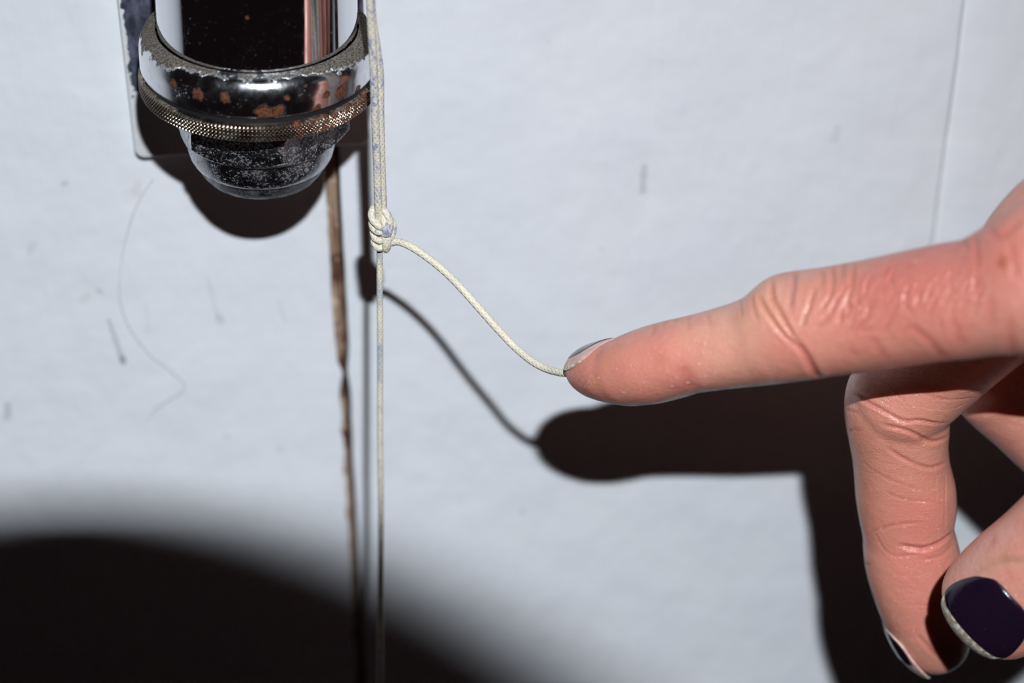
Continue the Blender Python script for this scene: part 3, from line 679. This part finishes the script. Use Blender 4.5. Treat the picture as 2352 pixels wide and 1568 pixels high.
NAIL = m_nail(); POL = m_polish(); TIPM = m_tip()
def patch(name, L_, rows, lift, thick, mat, parent, nphi=22, sub=5, edge=.0):
    """a curved shell on a finger: rows of (t, phi_lo, phi_hi, extra lift in mm)"""
    R = spline(np.array(rows, float), sub); V = []; F = []; m = len(R)
    for lay in (0, 1):
        for i in range(m):
            t, a, b, x = R[i]
            for k in range(nphi+1):
                u = k/nphi; ph = math.radians(a+(b-a)*u)
                rim_ = min(u, 1-u, i/(m-1)*1.0, (m-1-i)/(m-1))
                lf = lift+x*.001-(thick if lay else 0)-(edge*(1-min(1, rim_/.06)) if not lay else 0)
                V.append(L_.surf(t, ph, lf))
    k1 = nphi+1; q = m*k1
    for i in range(m-1):
        for k in range(nphi):
            a = i*k1+k; F.append((a, a+1, a+k1+1, a+k1)); F.append((q+a, q+a+k1, q+a+k1+1, q+a+1))
    bd = [i for i in range(k1)]+[i*k1+nphi for i in range(1, m)]+[(m-1)*k1+k for k in range(nphi-1, -1, -1)]+[i*k1 for i in range(m-2, 0, -1)]
    for a, b in zip(bd, bd[1:]+bd[:1]): F.append((a, b, q+b, q+a))
    o = mk(name, V, F, mat, parent); fix_normals(o); sharp(o, 60); return o
tx = lambda x: index.t_at(0, x+tipshift(x))
nl = patch('fingernail', index, [(tx(1438), -58, 6, -.10), (tx(1425), -62, 24, 0), (tx(1408), -64, 48, 0), (tx(1385), -66, 64, 0), (tx(1355), -66, 76, 0), (tx(1330), -64, 80, .05), (tx(1314), -60, 78, .15), (tx(1306), -54, 72, .35)], .00022, .00040, NAIL, hand)
patch('nail_polish', index, [(tx(1406), -58, 6, 0), (tx(1396), -60, 22, 0), (tx(1380), -61, 38, 0), (tx(1362), -61, 48, 0), (tx(1340), -60, 53, .02), (tx(1324), -57, 50, .08), (tx(1317), -54, 40, .13)], .00032, .00014, POL, nl)
patch('free_edge', index, [(tx(1382), 63, 67, 0), (tx(1362), 70, 75, 0), (tx(1340), 73, 81, .03), (tx(1322), 70, 83, .12), (tx(1310), 54, 80, .26), (tx(1305), 34, 76, .40)], .00028, .00040, TIPM, nl)
ty = lambda y: middle_a.t_at(1, y)
nl = patch('fingernail', middle_a, [(ty(1405), -40, 26, -.2), (ty(1418), -58, 40, 0), (ty(1440), -64, 46, .15), (ty(1470), -66, 50, .3), (ty(1495), -62, 50, .55), (ty(1510), -50, 42, 1.0)], .00035, .00045, NAIL, hand)
patch('nail_polish', middle_a, [(ty(1408), -36, 24, -.12), (ty(1418), -54, 38, 0), (ty(1440), -60, 44, .15), (ty(1462), -62, 44, .26)], .00046, .00016, POL, nl)
def tt(s_): return thumb.t_at(0, (tipc+D_*s_)[0])
TN = [(184, 84, 102, -.25), (178, 75, 111, 0), (160, 67, 120, .08), (142, 61, 126, .1), (102, 53, 132, .15), (63, 49, 134, .2), (34, 48, 133, .35), (14, 52, 128, .6), (5, 58, 122, 1.0)]
nl = patch('fingernail', thumb, [(tt(q), lo_, hi_, x) for q, lo_, hi_, x in TN], .00020, .00045, TIPM, hand)
patch('nail_polish', thumb, [(tt(q), lo_-1.5, hi_+1.5, x) for q, lo_, hi_, x in TN[:5]]+[(tt(70), 48, 136, .2), (tt(54), 51, 133, .27), (tt(45), 60, 126, .31)], .00042, .00045, POL, nl, edge=.00012)
# dark sleeve on the forearm, beyond the frame
V = []; F = []; nS = 40; m0 = fore.t_at(0, 3250); m1 = len(fore.S)-1
for lay in (.0035, .0060):
    for i in range(10):
        for k in range(nS): V.append(fore.surf(m0+(m1-m0)*i/9, math.tau*k/nS, lay))
q = 10*nS
for i in range(9):
    for k in range(nS):
        a, b = i*nS+k, i*nS+(k+1) % nS
        F.append((a, b, b+nS, a+nS)); F.append((q+a, q+a+nS, q+b+nS, q+b))
for k in range(nS): F.append((k, q+k, q+(k+1) % nS, (k+1) % nS))
F.append(tuple(q+9*nS+k for k in range(nS)))
o = mk('sleeve', V, F, CLOTH, hand); fix_normals(o); tag(o, 'dark sleeve cuff')

# ------------------------------------------------------------------ the photographer's camera: its lens throws the round shadow low on the door
cam_org = CAM-FW*.10
pc = empty('camera', tuple(cam_org)); tag(pc, 'black camera with a thick lens and raised flash facing the door', 'camera')
def cyl(name, prof, mat, parent, n=96, caps=True):
    V = []; F = []
    for r, z in prof:
        for k in range(n):
            a = math.tau*k/n; V.append(CAM+FW*z+RT*(LX+r*math.cos(a))+UP*(LY+r*math.sin(a)))
    for i in range(len(prof)-1):
        for k in range(n): F.append((i*n+k, i*n+(k+1) % n, (i+1)*n+(k+1) % n, (i+1)*n+k))
    if caps: F.append(tuple(range(n))); F.append(tuple(range((len(prof)-1)*n, len(prof)*n)))
    o = mk(name, V, F, mat, parent); fix_normals(o); sharp(o, 30); return o
LR = .0365; LX, LY = .0055, .0147          # the barrel sits a little high and right of the viewpoint
cyl('lens_barrel', [(.029, -.010), (LR-.003, -.004), (LR-.001, -.004), (LR, -.006), (LR, -.030), (LR-.003, -.032), (LR-.003, -.060), (LR-.006, -.064), (LR-.010, -.140)], BLACK, pc)
cyl('focus_ring', [(LR-.0028, -.033), (LR-.001, -.034), (LR-.001, -.058), (LR-.0028, -.059)], RUBBER, pc)
cyl('front_glass', [(.0285, -.0105), (.025, -.0090), (.018, -.0078), (.004, -.0073)], GLASSY, pc)
def cbox(name, x0, x1, y0, y1, z0, z1, mat, bev=.003):
    bm = bmesh.new(); bmesh.ops.create_cube(bm, size=1)
    for v in bm.verts:
        p = CAM+RT*(x0 if v.co.x < 0 else x1)+UP*(y0 if v.co.y < 0 else y1)+FW*(z0 if v.co.z < 0 else z1)-cam_org
        v.co = Vector(p)
    bmesh.ops.bevel(bm, geom=bm.edges[:], offset=bev, segments=3, affect='EDGES')
    bmesh.ops.recalc_face_normals(bm, faces=bm.faces)
    me = bpy.data.meshes.new(name); bm.to_mesh(me); bm.free(); me.materials.append(mat)
    o = bpy.data.objects.new(name, me); col.objects.link(o); o.parent = pc; return o
cbox('body', -.062, .066, -.045, .046, -.195, -.138, BLACK, .006)
cbox('hand_grip', -.080, -.058, -.045, .030, -.190, -.115, RUBBER, .007)
cbox('flash_head', .0285-.018, .0285+.018, .0655, .0815, -.155, -.1225, BLACK, .002)
cbox('flash_arm', .0285-.008, .0285+.008, .040, .070, -.165, -.145, BLACK, .002)
